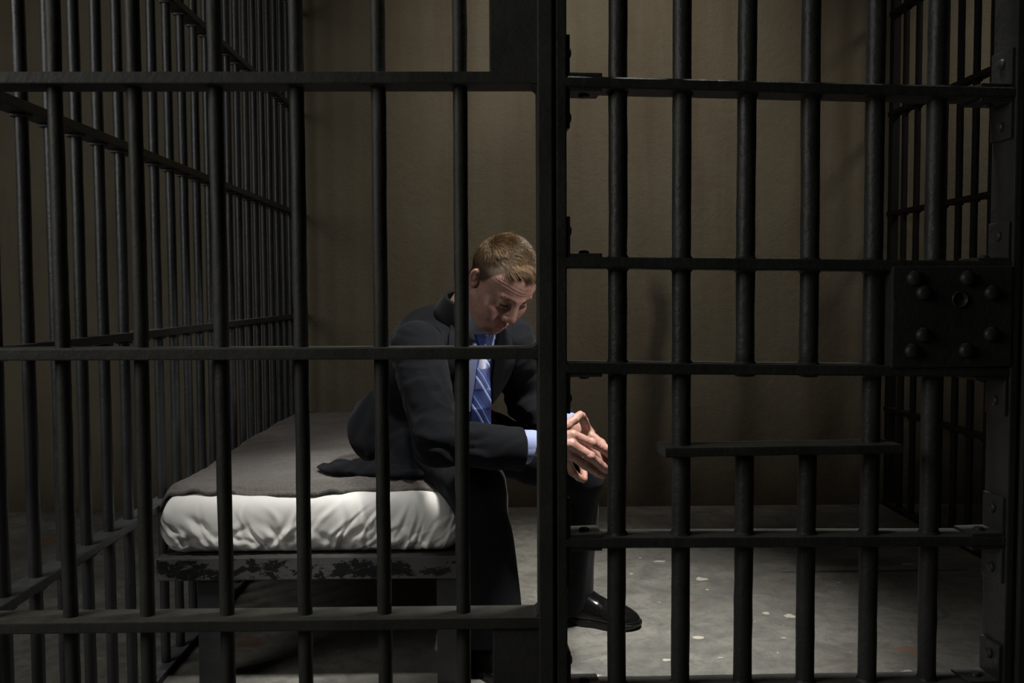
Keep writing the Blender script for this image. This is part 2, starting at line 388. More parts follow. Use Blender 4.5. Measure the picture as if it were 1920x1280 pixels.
# rails: (z at s=.1155, z at s=.565 of the TOP edge, thickness)
DR = [(2.10, 2.09, .018), (1.68, 1.672, .018), (1.2532, 1.2476, .0170), (.9808, .9751, .0175), (.8175, .8089, .0165), (.5448, .5353, .0160), (.302, .293, .017), (.10, .092, .018)]
def rz(rl, s): return rl[0]+(rl[1]-rl[0])*(s-.1155)/.4495
def lump(p, seed=0., a=.0006):
    return (p[0], p[1]+a*math.sin(p[0]*190+seed), p[2]+a*math.sin(p[0]*95+seed*2.1)+a*.6*math.sin(p[0]*233+seed))
def drail(rl, s0, s1, d0=-.030, d1=.032, name='rail'):
    bm = bmesh.new(); bmesh.ops.create_cube(bm, size=1)
    th = rl[2]; n = int((s1-s0)/.01)
    bmesh.ops.bevel(bm, geom=list(bm.edges), offset=.0001, segments=1, affect='EDGES'); bm.free()
    # lofted cross-section with rounded, slightly wavy edges
    b = .0026; prof = [(d0+b, 0), (d1-b, 0), (d1, -b), (d1, -th+b), (d1-b, -th), (d0+b, -th), (d0, -th+b), (d0, -b)]
    rg = np.random.RandomState(int(abs(rl[0])*1000)); w1 = np.convolve(rg.randn(n+9), np.ones(5)/5, 'same'); w2 = np.convolve(rg.randn(n+9), np.ones(5)/5, 'same')
    v = []
    for i in range(n+1):
        s = s0+(s1-s0)*i/n
        for q, (d, z) in enumerate(prof):
            v.append(dmap((s, d+.0003*w1[i+2], rz(rl, s)+z+(.0006*w2[i+2] if q in (3, 4, 5, 6) else .0003*w1[i+3]))))
    k = len(prof)
    f = [(i*k+j, (i+1)*k+j, (i+1)*k+(j+1) % k, i*k+(j+1) % k) for i in range(n) for j in range(k)]
    f.append(tuple(range(k))); f.append(tuple(n*k+j for j in range(k))[::-1])
    return mesh_obj(name, v, f, DM, door)
for rl in DR: drail(rl, .012, .735)
slot = (.6862, .6853, .0140)
drail(slot, .170, .549, -.040, .026, 'slot_rail')
for i, s in enumerate(SB):
    segs = [(.03, DTOP)]
    if i in (2, 3): segs = [(.03, rz(slot, s)-.004), (rz(DR[4], s)-.012, DTOP)]
    for a, b_ in segs:
        MB().bar(s, 0, a, b_, .0147, seed=200+i, n=24, jit=.0005, step=.03, fn=dmap).build('bar', DM, door, True)
# weld collars where the bars pass the flat rails
for i, s in enumerate(SB):
    for rl in DR[1:7]:
        z = rz(rl, s); b = MB(); n = 20
        for (za, ra, zb, rb) in ((z-.0005, .0178, z+.004, .0148), (z-rl[2]+.0005, .0178, z-rl[2]-.004, .0148)):
            v = []
            for zz, rr in ((za, ra), (zb, rb)):
                for j in range(n):
                    a = 2*math.pi*j/n; q = rr+.0007*math.sin(a*5+i*2+z*9); v.append(dmap((s+q*math.cos(a), q*math.sin(a), zz)))
            b.add(v, [(j, (j+1) % n, n+(j+1) % n, n+j) for j in range(n)])
        b.build('weld', DM, door, True)
MB().box((.002, -.030, .02), (.0185, .034, DTOP), .0025, fn=dmap).build('stile', DM, door)
MB().box((.728, -.032, .02), (.741, .034, DTOP), .0025, fn=dmap).build('stile', DM, door)
def bracket(s_st, sg, rl, up, L=.055, H=.05, rail_leg=True):
    """angle bracket at stile (s_st, pointing sg) and rail rl, above (up=1) or below (up=-1)"""
    z = rz(rl, s_st+sg*.02)+(0 if up > 0 else -rl[2])
    m = MB(); th = .0055
    def box(a, b): lo = [min(a[i], b[i]) for i in range(3)]; hi = [max(a[i], b[i]) for i in range(3)]; m.box(lo, hi, .0015, fn=lambda p: dmap(lump(p, z*7, .0005)))
    box((s_st, -.027, z-.001*up), (s_st+sg*th, .030, z+up*H))
    if rail_leg: box((s_st, -.027, z-.001*up), (s_st+sg*L, .030, z+up*th))
    o = m.build('bracket', DM, door)
    q = MB().dome(dmap((s_st+sg*th, 0, z+up*H*.66)), (sg*CT, sg*ST, 0), .0085, .0055); q.build('bolt', DM, o, True)
    if rail_leg:
        q = MB().dome(dmap((s_st+sg*L*.55, -.002, z+up*th)), (0, 0, up), .0085, .0055); q.build('bolt', DM, o, True)
for rl, ups in ((DR[1], (1, -1)), (DR[2], (1, -1)), (DR[3], (1,)), (DR[4], (-1,)), (DR[5], (1, -1)), (DR[6], (1, -1))):
    for up in ups:
        bracket(.0185, 1, rl, up, H=.062)
        bracket(.728, -1, rl, up, H=.062)
# lock box between two rails
lp = MB().box((.531, -.034, .806), (.7285, .020, .9655), .003, fn=dmap)
lock = lp.build('lock_plate', DM, door)
def S_of(px, py, d=-.034):
    o = Vector((0, 0, CAM_H)); q = Vector(U(px, py, 1.))-o; n = Vector((-ST, CT, 0)); h = Vector(dmap((0, d, CAM_H)))
    t_ = (h-o).dot(n)/q.dot(n); P_ = o+q*t_; return (P_-h).dot(Vector((CT, ST, 0))), P_.z
for px, py in ((1713.5, 521.6), (1731, 549), (1813, 521.6), (1858.5, 549), (1730, 628), (1709, 658), (1810.6, 657), (1857, 627)):
    s, z = S_of(px, py); MB().dome(dmap((s, -.0335, z)), (ST, -CT, 0), .0118, .010, 20).build('rivet', DM, lock, True)
s, z = S_of(1799.7, 561); n = 28; b = MB()
v = []
for rr, dd in ((.0130, -.0335), (.0130, -.0368), (.0112, -.0368), (.0108, -.0345), (.0, -.0345)):
    for j in range(n): a = 2*math.pi*j/n; v.append(dmap((s+rr*math.cos(a), dd, z+rr*math.sin(a))))
b.add(v, [(i*n+j, i*n+(j+1) % n, (i+1)*n+(j+1) % n, (i+1)*n+j) for i in range(4) for j in range(n)])
kh = b.build('key_cylinder', DM, lock, True)
MB().box((s-.0016, -.0362, z-.001), (s+.0016, -.0338, z+.0085), .0006, fn=dmap).build('key_slot', M['sole'], lock)
del t

# ------------------------------------------------------------------ noise in numpy
def _h(ix, iy, iz, sd):
    n = (ix.astype(np.int64)*374761393+iy.astype(np.int64)*668265263+iz.astype(np.int64)*2147483647+sd*144269) & 0x7fffffff
    n = ((n ^ (n >> 13))*1274126177) & 0x7fffffff
    return ((n ^ (n >> 16)) & 0xffff)/65535.
def vnoise(p, sd=0):
    p = np.asarray(p, np.float64); i = np.floor(p).astype(np.int64); f = p-i; f = f*f*(3-2*f)
    r = 0
    for dx in (0, 1):
        for dy in (0, 1):
            for dz in (0, 1):
                w = (f[..., 0] if dx else 1-f[..., 0])*(f[..., 1] if dy else 1-f[..., 1])*(f[..., 2] if dz else 1-f[..., 2])
                r = r+w*_h(i[..., 0]+dx, i[..., 1]+dy, i[..., 2]+dz, sd)
    return r*2-1
def fbm(p, sd=0, o=3):
    return sum(vnoise(p*2**k, sd+k)*.5**k for k in range(o))
def ridge(p, sd=0): return 1-2*np.abs(vnoise(p, sd))

# ------------------------------------------------------------------ bunk, mattress, blanket
BX0, BX1, BY0, BY1 = -.795, -.080, 2.234, 3.72
bunk = thing('bunk_frame', 'low steel bunk frame with chipped black and grey paint under the white mattress', 'bed', ((BX0+BX1)/2, (BY0+BY1)/2, 0))
fr = MB().box((BX0, BY0, .256), (BX1, BY0+.006, .3105), .0025)
fr.build('end_rail', M['bunk'], bunk)
for x in (BX0, BX1-.006): MB().box((x, BY0+.006, .256), (x+.006, BY1, .3105), .0025).build('side_rail', M['bunk'], bunk)
MB().box((BX0, BY1-.006, .256), (BX1, BY1, .3105), .0025).build('end_rail', M['bunk'], bunk)
MB().box((BX0+.001, BY0+.001, .3045), (BX1-.001, BY1-.001, .3115), .003).build('deck', M['iron_dark'], bunk)
for x in (-.705, -.142):
    for y in (BY0+.012, BY1-.09):
        m = MB().box((x, y, 0), (x+.070, y+.006, .300), .002).box((x if x < -.4 else x+.064, y+.005, 0), ((x if x < -.4 else x+.064)+.006, y+.06, .300), .002)
        m.build('leg', M['iron_side'], bunk)

def grid_faces(nu, nv):
    i, j = np.meshgrid(np.arange(nu-1), np.arange(nv-1), indexing='ij'); a = (i*nv+j).ravel()
    return np.stack([a, a+nv, a+nv+1, a+1], 1)
def mattress():
    # closed cross-section swept in X for the front roll, then top going back
    x0, x1, y0, y1, z0, z1 = -.799, -.084, 2.243, 3.70, .3115, .455
    nu, nv = 420, 260
    # v runs: bottom back -> bottom front -> front face -> top -> back
    u = np.linspace(0, 1, nu)
    hz = (z1-z0)/2; zc = (z0+z1)/2; r = hz
    # profile by arc: pts (y,z)
    a = np.linspace(-math.pi/2, math.pi/2, 130)
    e = .62
    py = y0+.062-.062*np.sign(np.cos(a))*np.abs(np.cos(a))**e; pz = zc+hz*np.sign(np.sin(a))*np.abs(np.sin(a))**.72
    yb = np.linspace(y1-.06, y0+.07, 30); yt = np.linspace(y0+.067, y1-.06, 70)
    PY = np.concatenate([yb, py, yt, y1-.06+.06*np.cos(np.linspace(math.pi/2, -math.pi/2, 30))])
    PZ = np.concatenate([np.full(30, z0), pz, np.full(70, z1), zc+hz*np.sin(np.linspace(math.pi/2, -math.pi/2, 30))])
    nv = len(PY)
    # ends rounded: shrink profile towards centre near ends
    s = np.minimum(u, 1-u)*(x1-x0); ed = .050
    k = np.where(s < ed, np.sqrt(np.clip(1-(1-s/ed)**2, 0, 1)), 1.)
    k = .10+.90*k
    X = x0+(x1-x0)*u[:, None]+0*PY[None]
    Y = 3+(PY[None]-3)*(.985+.015*k[:, None]); Y = np.where(PY[None] < 2.5, PY[None]+(1-k[:, None])*.035, Y)
    Z = z0+.055+(PZ[None]-z0-.055)*k[:, None]
    P = np.stack([X, Y, Z], -1)
    # normals of profile
    ty = np.gradient(PY); tz = np.gradient(PZ); L = np.hypot(ty, tz)+1e-9
    nrm = np.stack([0*ty, -tz/L, ty/L], -1)[None]*np.ones((nu, 1, 1)); nrm[:, :, 1] *= 1
    q = P.copy(); 
    h = np.clip((Z-z0)/(z1-z0), 0, 1)
    front = np.clip((2.36-Y)/.12, 0, 1)
    # soft slanting gathers, each one a long rounded crease running down to the bottom seam
    rg = np.random.RandomState(12); d = np.zeros_like(X)
    for c in range(110):
        cx = x0+(x1-x0)*rg.rand(); ch = z0+(z1-z0)*(.02+.55*rg.rand()**1.5); L = .022+.040*rg.rand(); w = .0035+.0060*rg.rand()
        ang = math.radians((128 if cx < -.5 else 60)+rg.randn()*18 if rg.rand() < .8 else 20*rg.randn()); amp_ = (.0018+.0034*rg.rand())*(1 if rg.rand() < .6 else -1)
        ax_, az_ = math.cos(ang), math.sin(ang); dx, dz = X-cx, Z-ch; s_ = dx*ax_+dz*az_; t_ = -dx*az_+dz*ax_+6*s_*s_*rg.randn()*.6
        d += amp_*np.exp(-(s_/L)**2)*(np.exp(-(t_/w)**2)-.55*np.exp(-((t_-1.6*w)/(1.3*w))**2))
    d *= front
    # flutes pulled in at the bottom seam
    fl = vnoise(np.stack([X*24+(Z-z0)*np.where(X < -.45, -10, 8), 0*X, 0*X], -1), 44)
    d += .0045*fl*front*np.clip(1-h/.5, 0, 1)*np.clip((h-.04)/.15, 0, 1)
    d += .005*fbm(np.stack([X*6, Z*5, Y*4], -1), 13, 2)*front
    d *= np.clip((h-.01)/.12, 0, 1)
    d[:, :30] = 0
    P = P+nrm*d[..., None]
    # top height wanders
    P[..., 2] += np.where(h > .6, .004*fbm(np.stack([X*4, Y*4, 0*X], -1), 21, 2)*(h-.6)/.4, 0)
    P[..., 2] = np.maximum(P[..., 2], z0)
    nvv = nv
    f = grid_faces(nu, nvv)
    # close loop and caps
    lst = f.tolist()
    for i in range(nu-1): a0 = i*nvv+nvv-1; b0 = i*nvv; lst.append([a0, a0+nvv, b0+nvv, b0])
    lst.append(list(range(nvv))[::-1]); lst.append([(nu-1)*nvv+j for j in range(nvv)])
    lst = [list(reversed(q_)) for q_ in lst]
    o = mesh_obj('mattress', P.reshape(-1, 3), lst, M['sheet'], None, True)
    o['label'] = 'thick mattress in a wrinkled white sheet on the steel bunk'; o['category'] = 'mattress'
    return o
mattress()
def blanket():
    nu, nv = 240, 300
    u = np.linspace(0, 1, nu); v = np.linspace(0, 1, nv); Uu, V = np.meshgrid(u, v, indexing='ij')
    edge = 2.262+.010*fbm(np.stack([u*6, 0*u, 0*u], -1), 31, 2)+.0012*np.sin(u*60)+.006
    X = -.796+Uu*.712; Y = edge[:, None]+V*(3.69-edge[:, None])
    Z = .4690+.005*fbm(np.stack([X*4, Y*4, 0*X], -1), 21, 2)+.0045*fbm(np.stack([X*7, Y*6, 0*X], -1), 33, 3)+.0012*vnoise(np.stack([X*60, Y*60, 0*X], -1), 35)
    Z += .010*np.exp(-((Y-edge[:, None])/.02)**2)*fbm(np.stack([X*14, 0*X, 0*X], -1), 39, 2)
    Z -= .008*np.exp(-((Y-edge[:, None])/.018)**2)
    # left side tucked down beside the partition, sides fall away
    s = np.clip((.03-Uu*.722)/.03, 0, 1); Z -= .035*s**2
    s = np.clip((Uu*.722-.697)/.025, 0, 1); Z -= .03*s**2
    # a fold of wool bunched in front of the seated person
    Z += .010*np.exp(-((Y-2.33)/.03)**2)*np.clip((X+.55)/.1, 0, 1)
    top = np.stack([X, Y, Z], -1).reshape(-1, 3); bot = top-np.array([0, 0, .010])
    n = nu*nv; f = grid_faces(nu, nv); fl = f.tolist()+[[a+n for a in q[::-1]] for q in f.tolist()]
    rim = [i*nv for i in range(nu)]+[(nu-1)*nv+j for j in range(1, nv)]+[i*nv+nv-1 for i in range(nu-2, -1, -1)]+[j for j in range(nv-2, 0, -1)]
    fl += [[rim[k], rim[(k+1) % len(rim)], rim[(k+1) % len(rim)]+n, rim[k]+n][::-1] for k in range(len(rim))]
    fl = [q[::-1] for q in fl] if False else fl
    o = mesh_obj('blanket', np.concatenate([top, bot]), fl, M['blanket'], None, True)
    o['label'] = 'grey brown wool blanket laid over the top of the mattress'; o['category'] = 'blanket'
blanket()

# ------------------------------------------------------------------ implicit surfaces
def nets(f, lo, hi, h):
    lo = np.array(lo, float); hi = np.array(hi, float); n = np.ceil((hi-lo)/h).astype(int)+1; n = ((n+5)//6)*6+1
    ax = [lo[i]+h*np.arange(n[i]) for i in range(3)]
    m = 6; ca = [a[m//2::m] for a in ax]
    C = f(np.stack(np.meshgrid(*ca, indexing='ij'), -1).reshape(-1, 3)).reshape([len(a) for a in ca])
    idx = [np.minimum(np.arange(n[i])//m, len(ca[i])-1) for i in range(3)]
    F = C[np.ix_(*idx)].astype(np.float32)
    near = np.argwhere(np.abs(F) < h*9.5)
    for s in range(0, len(near), 400000):
        q = near[s:s+400000]; F[q[:, 0], q[:, 1], q[:, 2]] = f(lo+q*h)
    S = F < 0; cs = tuple(n-1); acc = np.zeros(cs+(3,), np.float32); cnt = np.zeros(cs, np.float32)
    quads = []
    E = []
    for a in range(3):
        sl0 = [slice(None)]*3; sl1 = [slice(None)]*3; sl0[a] = slice(0, n[a]-1); sl1[a] = slice(1, n[a])
        F0 = F[tuple(sl0)]; F1 = F[tuple(sl1)]; cr = S[tuple(sl0)] != S[tuple(sl1)]
        p = np.argwhere(cr); f0 = F0[cr]; f1 = F1[cr]; t = f0/(f0-f1)
        b, c = [k for k in range(3) if k != a]
        for ob in (0, 1):
            for oc in (0, 1):
                q = p.copy(); q[:, b] -= ob; q[:, c] -= oc
                ok = (q[:, b] >= 0) & (q[:, c] >= 0) & (q[:, b] < cs[b]) & (q[:, c] < cs[c]); qq = q[ok]
                off = np.zeros((len(qq), 3), np.float32); off[:, a] = t[ok]; off[:, b] = ob; off[:, c] = oc
                np.add.at(acc, (qq[:, 0], qq[:, 1], qq[:, 2]), off); np.add.at(cnt, (qq[:, 0], qq[:, 1], qq[:, 2]), 1)
        E.append((a, b, c, p, S[tuple(sl0)][cr]))
    cells = np.argwhere(cnt > 0); ids = np.full(cs, -1, np.int64); ids[cells[:, 0], cells[:, 1], cells[:, 2]] = np.arange(len(cells))
    V = lo+h*(cells+acc[cells[:, 0], cells[:, 1], cells[:, 2]]/cnt[cells[:, 0], cells[:, 1], cells[:, 2]][:, None])
    for a, b, c, p, ins in E:
        ok = (p[:, b] > 0) & (p[:, c] > 0) & (p[:, b] < cs[b]) & (p[:, c] < cs[c]); p = p[ok]; ins = ins[ok]
        def cid(db, dc):
            q = p.copy(); q[:, b] -= db; q[:, c] -= dc; return ids[q[:, 0], q[:, 1], q[:, 2]]
        Q = np.stack([cid(1, 1), cid(0, 1), cid(0, 0), cid(1, 0)], 1)
        flip = ins if a != 1 else ~ins
        Q[~flip] = Q[~flip][:, ::-1]; quads.append(Q)
    return V, np.concatenate(quads)
def smin(a, b, k):
    h = np.clip(.5+.5*(b-a)/k, 0, 1); return b*(1-h)+a*h-k*h*(1-h)
def smax(a, b, k): return -smin(-a, -b, k)
def cap(p, a, b, ra, rb=None):
    rb = ra if rb is None else rb; a = np.asarray(a, float); b = np.asarray(b, float); ba = b-a; pa = p-a
    t = np.clip(pa@ba/(ba@ba), 0, 1); return np.linalg.norm(pa-t[:, None]*ba, axis=1)-(ra+(rb-ra)*t)
def ell(p, c, r, R=None):
    q = p-np.asarray(c, float)
    if R is not None: q = q@np.asarray(R).T
    r = np.asarray(r, float); k0 = np.linalg.norm(q/r, axis=1); k1 = np.linalg.norm(q/r**2, axis=1)+1e-9
    return k0*(k0-1)/k1
def along(p, a, b):
    a = np.asarray(a); ba = np.asarray(b)-a; return (p-a)@ba/np.linalg.norm(ba)
def A(*x): return np.array(x, float)

# ------------------------------------------------------------------ person
PO = A(-.10, 2.45, 0)
person = thing('person', 'seated person in charcoal suit and blue striped tie, head bowed, fingertips together', 'person', tuple(PO))
Fd = A(.707, -.707, 0); Sd = A(.707, .707, 0); Zd = A(0, 0, 1)
RF = np.stack([Sd, Fd, Zd])
hipR, hipL = A(-.290, 2.555, .555), A(-.170, 2.685, .555)
kneeR, kneeL = A(-.050, 2.27, .468), A(.215, 2.52, .455)
ankR, ankL = A(-.002, 2.30, .10), A(.205, 2.655, .10)
shR, shL = A(-.185, 2.29, .795), A(.040, 2.525, .800)
elR, elL = A(-.130, 2.13, .595), A(.085, 2.60, .625)
wrR, wrL = U(1010, 831, 2.20), U(1084, 804, 2.43)
neck = A(-.085, 2.44, .865)
# head frame
hO = A(.015, 2.346, .956)
hu = A(.49, -.52, .70); hu /= np.linalg.norm(hu); hl = A(.76, .64, -.08); hl -= hu*(hl@hu); hl /= np.linalg.norm(hl); hw = np.cross(hl, hu)
RH = np.stack([hl, hw, hu])          # rows: left, forward, up
HS = .95
def toH(p): return (p-hO)@RH.T/HS
def frH(q): return np.asarray(q)*HS@RH+hO

def head_f(p):
    q = toH(p); x = np.abs(q[:, 0]); m = np.stack([x, q[:, 1], q[:, 2]], 1)
    d = ell(m, (0, -.012, .027), (.077, .094, .075))
    d = smin(d, ell(m, (0, .033, .030), (.066, .052, .058)), .02)
    d = smin(d, ell(m, (0, .028, -.035), (.067, .052, .068)), .02)
    d = smin(d, ell(m, (0, .030, -.082), (.052, .048, .034)), .02)
    d = smin(d, cap(m, (.058, -.002, -.055), (.026, .060, -.103), .017, .015), .02)
    d = smin(d, ell(m, (0, .066, -.107), (.026, .020, .017)), .012)
    d = smin(d, ell(m, (.045, .060, -.030), (.022, .020, .017)), .018)
    # sockets
    d = smax(d, -ell(m, (.031, .096, .000), (.020, .017, .0125)), .009)
    d = smin(d, cap(m, (.010, .0860, .0125), (.046, .0715, .0135), .0080, .0065), .010)
    d = smin(d, ell(m, (.031, .0715, -.002), (.0145, .0135, .0125)), .003)
    # lid slit and crease
    d = smax(d, -cap(m, (.021, .0860, -.0085), (.041, .0815, -.0075), .0010), .002)
    d = smax(d, -cap(m, (.020, .0835, .0075), (.043, .079, .0075), .0010), .003)
    d = smin(d, cap(m, (.022, .081, -.0155), (.041, .077, -.0150), .0035), .005)   # bag
    # nose
    d = smin(d, cap(m, (0, .085, .010), (0, .104, -.030), .0080, .0105), .012)
    d = smin(d, ell(m, (0, .1050, -.037), (.0125, .0110, .0105)), .006)
    d = smin(d, ell(m, (.0140, .0955, -.0405), (.0074, .0100, .0085)), .008)
    d = smax(d, -ell(m, (.0070, .1015, -.0490), (.0036, .0055, .004)), .002)
    # mouth block, lips, parting
    d = smin(d, ell(m, (0, .070, -.076), (.034, .024, .022)), .014)
    d = smin(d, cap(m, (0, .0925, -.0700), (.023, .0840, -.0745), .0045, .0026), .004)
    d = smin(d, cap(m, (0, .0905, -.0810), (.019, .0840, -.0785), .0056, .0032), .004)
    d = smax(d, -cap(m, (0, .0975, -.0753), (.0270, .0865, -.0775), .0015), .0025)
    d = smax(d, -ell(m, (0, .0945, -.0910), (.015, .006, .005)), .005)
    # nasolabial crease and cheek
    d = smax(d, -cap(m, (.0225, .0920, -.0440), (.0370, .0780, -.0720), .0010), .006)
    d = smin(d, ell(m, (.040, .062, -.052), (.020, .020, .024)), .016)
    
    # forehead lines
    fz = q[:, 2]+.003*np.cos(q[:, 0]*70)+.0025*vnoise(q*70, 91); fm = np.exp(-((q[:, 2]-.040)/.013)**2)*np.clip((q[:, 1]-.04)/.03, 0, 1)
    d = d-.0006*np.sin(fz*2*np.pi/.0085)*fm
    # frown between brows
    # ears
    e = m-A(.0765, -.010, -.010); c, s_ = math.cos(.22), math.sin(.22)
    e = np.stack([e[:, 0]*.92-e[:, 1]*-.39, e[:, 1]*.92+e[:, 0]*-.39, e[:, 2]], 1); e = np.stack([e[:, 0], e[:, 1]*c+e[:, 2]*s_, e[:, 2]*c-e[:, 1]*s_], 1)
    ed = ell(e, (0, 0, 0), (.0065, .0160, .0275)); ed = smax(ed, -ell(e, (.0065, .002, .003), (.0055, .0100, .0180)), .003)
    ed = smin(ed, ell(e, (.001, .004, .001), (.004, .006, .009)), .003)
    d = smin(d, ed, .004)
    return d*HS
def neck_f(p):
    d = cap(p, frH((0, -.030, -.045)), neck+A(.01, -.015, -.01), .056, .062)
    return d

# hand skeletons (right hand near, left hand far), metres
def Rh(x, y, Y): return U(x, y, Y)
HR = dict(wr=wrR, f=[
    [Rh(1074, 815, 2.195), Rh(1110, 830, 2.200), Rh(1131, 842, 2.228), Rh(1139, 849, 2.246)],
    [Rh(1072, 833, 2.185), Rh(1107, 855, 2.190), Rh(1129, 874, 2.222), Rh(1138, 881, 2.240)],
    [Rh(1068, 850, 2.190), Rh(1098, 872, 2.200), Rh(1119, 886, 2.230), Rh(1129, 891, 2.246)],
    [Rh(1063, 862, 2.205), Rh(1073, 884, 2.225), Rh(1085, 895, 2.240), Rh(1093, 899, 2.250)]],
    th=[Rh(1035, 812, 2.215), Rh(1062, 797, 2.235), Rh(1078, 786, 2.250), Rh(1088, 777, 2.262)])
HL = dict(wr=wrL, f=[
    [Rh(1106, 815, 2.340), Rh(1127, 831, 2.310), Rh(1137, 843, 2.280), Rh(1141, 852, 2.262)],
    [Rh(1100, 830, 2.335), Rh(1124, 850, 2.305), Rh(1136, 868, 2.275), Rh(1140, 880, 2.257)],
    [Rh(1094, 842, 2.335), Rh(1112, 866, 2.310), Rh(1124, 882, 2.280), Rh(1131, 891, 2.262)],
    [Rh(1086, 850, 2.340), Rh(1092, 872, 2.315), Rh(1095, 888, 2.285), Rh(1096, 897, 2.266)]],
    th=[Rh(1104, 814, 2.375), Rh(1100, 803, 2.345), Rh(1095, 790, 2.305), Rh(1091, 779, 2.280)])
FR = [(.0114, .0105, .0097, .0086), (.0116, .0107, .0099, .0088), (.0110, .0100, .0092, .0082), (.0096, .0088, .0082, .0074)]
def hand_f(H, p):
    w = H['wr']; d = 1e3*np.ones(len(p))
    for i, fg in enumerate(H['f']):
        m = cap(p, w*.85+fg[0]*.15, fg[0], .0190, .0120 if i < 3 else .0110); d = m if i == 0 else smin(d, m, .010)
    th = H['th']; d = smin(d, cap(p, w*.7+th[0]*.3, th[0], .016, .0135), .010)
    T = cap(p, th[0], th[1], .0150, .0120)
    T = smin(T, cap(p, th[1], th[2], .0118, .0106), .003); T = smin(T, cap(p, th[2], th[3], .0112, .0092), .003)
    d = smin(d, T, .010)
    # back-of-hand knuckles and tendons
    for i, fg in enumerate(H['f']):
        r = FR[i]; g = cap(p, fg[0], fg[1], r[0], r[1]); g = smin(g, cap(p, fg[1], fg[2], r[1]*1.0, r[2]), .003)
        g = smin(g, np.linalg.norm(p-fg[1], axis=1)-r[1]*1.10, .003); g = smin(g, cap(p, fg[2], fg[3], r[2], r[3]), .003)
        d = smin(d, g, .0045)
    return d
def hand_all(H, el, p):
    d = hand_f(H, p); w = H['wr']; a = w+(el-w)/np.linalg.norm(el-w)*.10
    d = smin(d, cap(p, w, a, .0265, .032), .02)
    # fine creases over finger joints
    for fg in H['f']:
        for k in (1, 2):
            ax = (fg[k+1]-fg[k-1]); ax /= np.linalg.norm(ax); s = (p-fg[k])@ax
            d = d+.0004*np.cos(s*2*np.pi/.0032)*np.exp(-(s/.005)**2)*(np.linalg.norm(p-fg[k], axis=1) < .016)
    return d-.0005*fbm(p*140, 50, 2)
def body_core(p):
    d = ell(p, hipR*.5+hipL*.5+A(0, 0, .01), (.16, .12, .12), RF)
    d = smin(d, ell(p, (-.175, 2.555, .66), (.14, .09, .13), RF), .06)
    d = smin(d, ell(p, (-.130, 2.505, .735), (.150, .080, .10), RF), .05)
    d = smin(d, cap(p, shR+A(.02, .04, -.01), shL-A(.04, .02, .01), .038), .03); d = smin(d, neck_f(p), .03)
    for h_, k_, a_ in ((hipR, kneeR, ankR), (hipL, kneeL, ankL)):
        d = smin(d, cap(p, h_, k_, .070, .050), .04); d = smin(d, cap(p, k_, a_, .048, .030), .02); d = smin(d, cap(p, a_, a_+A(.0, .0, -.045), .026, .020), .02)
    for s_, e_, w_ in ((shR, elR, wrR), (shL, elL, wrL)):
        d = smin(d, cap(p, s_, e_, .042, .036), .03); d = smin(d, cap(p, e_, w_, .036, .024), .02)
    return d
def tube_join(parts):
    V = []; Fs = []; n = 0
    for v, f in parts: V.append(v); Fs.append(f+n); n += len(v)
    return np.concatenate(V), np.concatenate(Fs)
def bbox(pts, m): pts = np.array(pts); return pts.min(0)-m, pts.max(0)+m
hb = bbox([hO], .155)
P1 = nets(lambda p: smin(head_f(p), neck_f(p), .022), hb[0], hb[1], .0016)
kk = np.ones(len(P1[0]), bool)
def rhand():
    lo, hi = bbox([wrR, *[x for f in HR['f'] for x in f], *HR['th'], wrR+A(-.05, 0, .0)], .03); return nets(lambda p: hand_all(HR, elR, p), lo, hi, .0013)
def lhand():
    lo, hi = bbox([wrL, *[x for f in HL['f'] for x in f], *HL['th'], wrL+A(-.03, .03, .0)], .03); return nets(lambda p: hand_all(HL, elL, p), lo, hi, .0015)
P2, P3 = rhand(), lhand()
P4 = nets(body_core, A(-.52, 2.02, .02), A(.36, 2.88, .93), .007)
BV, BF = tube_join([P1, P2, P3, P4])
body = mesh_obj('body', BV, BF, M['skin'], person, True)
def set_tint(o, col):
    at = o.data.color_attributes.new('tint', 'FLOAT_COLOR', 'POINT'); at.data.foreach_set('color', np.concatenate([col, np.ones((len(col), 1))], 1).astype(np.float32).ravel())
def hairline(q):
    """>0 inside the haired scalp, q in head coordinates"""
    x, y, z = np.abs(q[:, 0]), q[:, 1], q[:, 2]
    # front edge height rises from the sideburn to the forehead
    zf = np.interp(y, [-.12, -.05, -.015, .005, .022, .034, .050, .066, .1], [-.075, -.060, -.030, -.012, .006, .032, .062, .090, .099])
    return z-zf
q = toH(BV); n1 = len(P1[0]); tint = np.zeros((len(BV), 3))
x, y, z = np.abs(q[:, 0]), q[:, 1], q[:, 2]; ishead = np.arange(len(BV)) < n1
lips = np.exp(-(((z+.0755)/.0080)**2)**2)*np.exp(-((x/.0250)**2)**3)*(y > .075)
red = .28*np.exp(-(((x-.042)/.018)**2+((z+.035)/.018)**2))*(y > .03)+.35*np.exp(-((x/.015)**2+((z+.038)/.012)**2))*(y > .09)+.3*((x > .070) & (y > -.04) & (y < .02) & (z < .03))
hl_ = np.clip(hairline(q)/.012, 0, 1)
beard = .10*np.clip((-z-.045)/.02, 0, 1)*(y > .0)
tint[:, 0] = np.where(ishead, np.clip(.75*lips+red, 0, 1), .10); tint[:, 1] = np.where(ishead, np.clip(.92*hl_*(x < .079)+beard, 0, 1), 0)
kn = np.zeros(len(BV))
for H_ in (HR, HL):
    for fg in H_['f']:
        for k in (1, 3): kn = np.maximum(kn, np.exp(-(np.linalg.norm(BV-fg[k], axis=1)/.010)**2))
tint[:, 0] = np.where(ishead, tint[:, 0], np.clip(.08+.38*kn, 0, 1))
set_tint(body, tint)

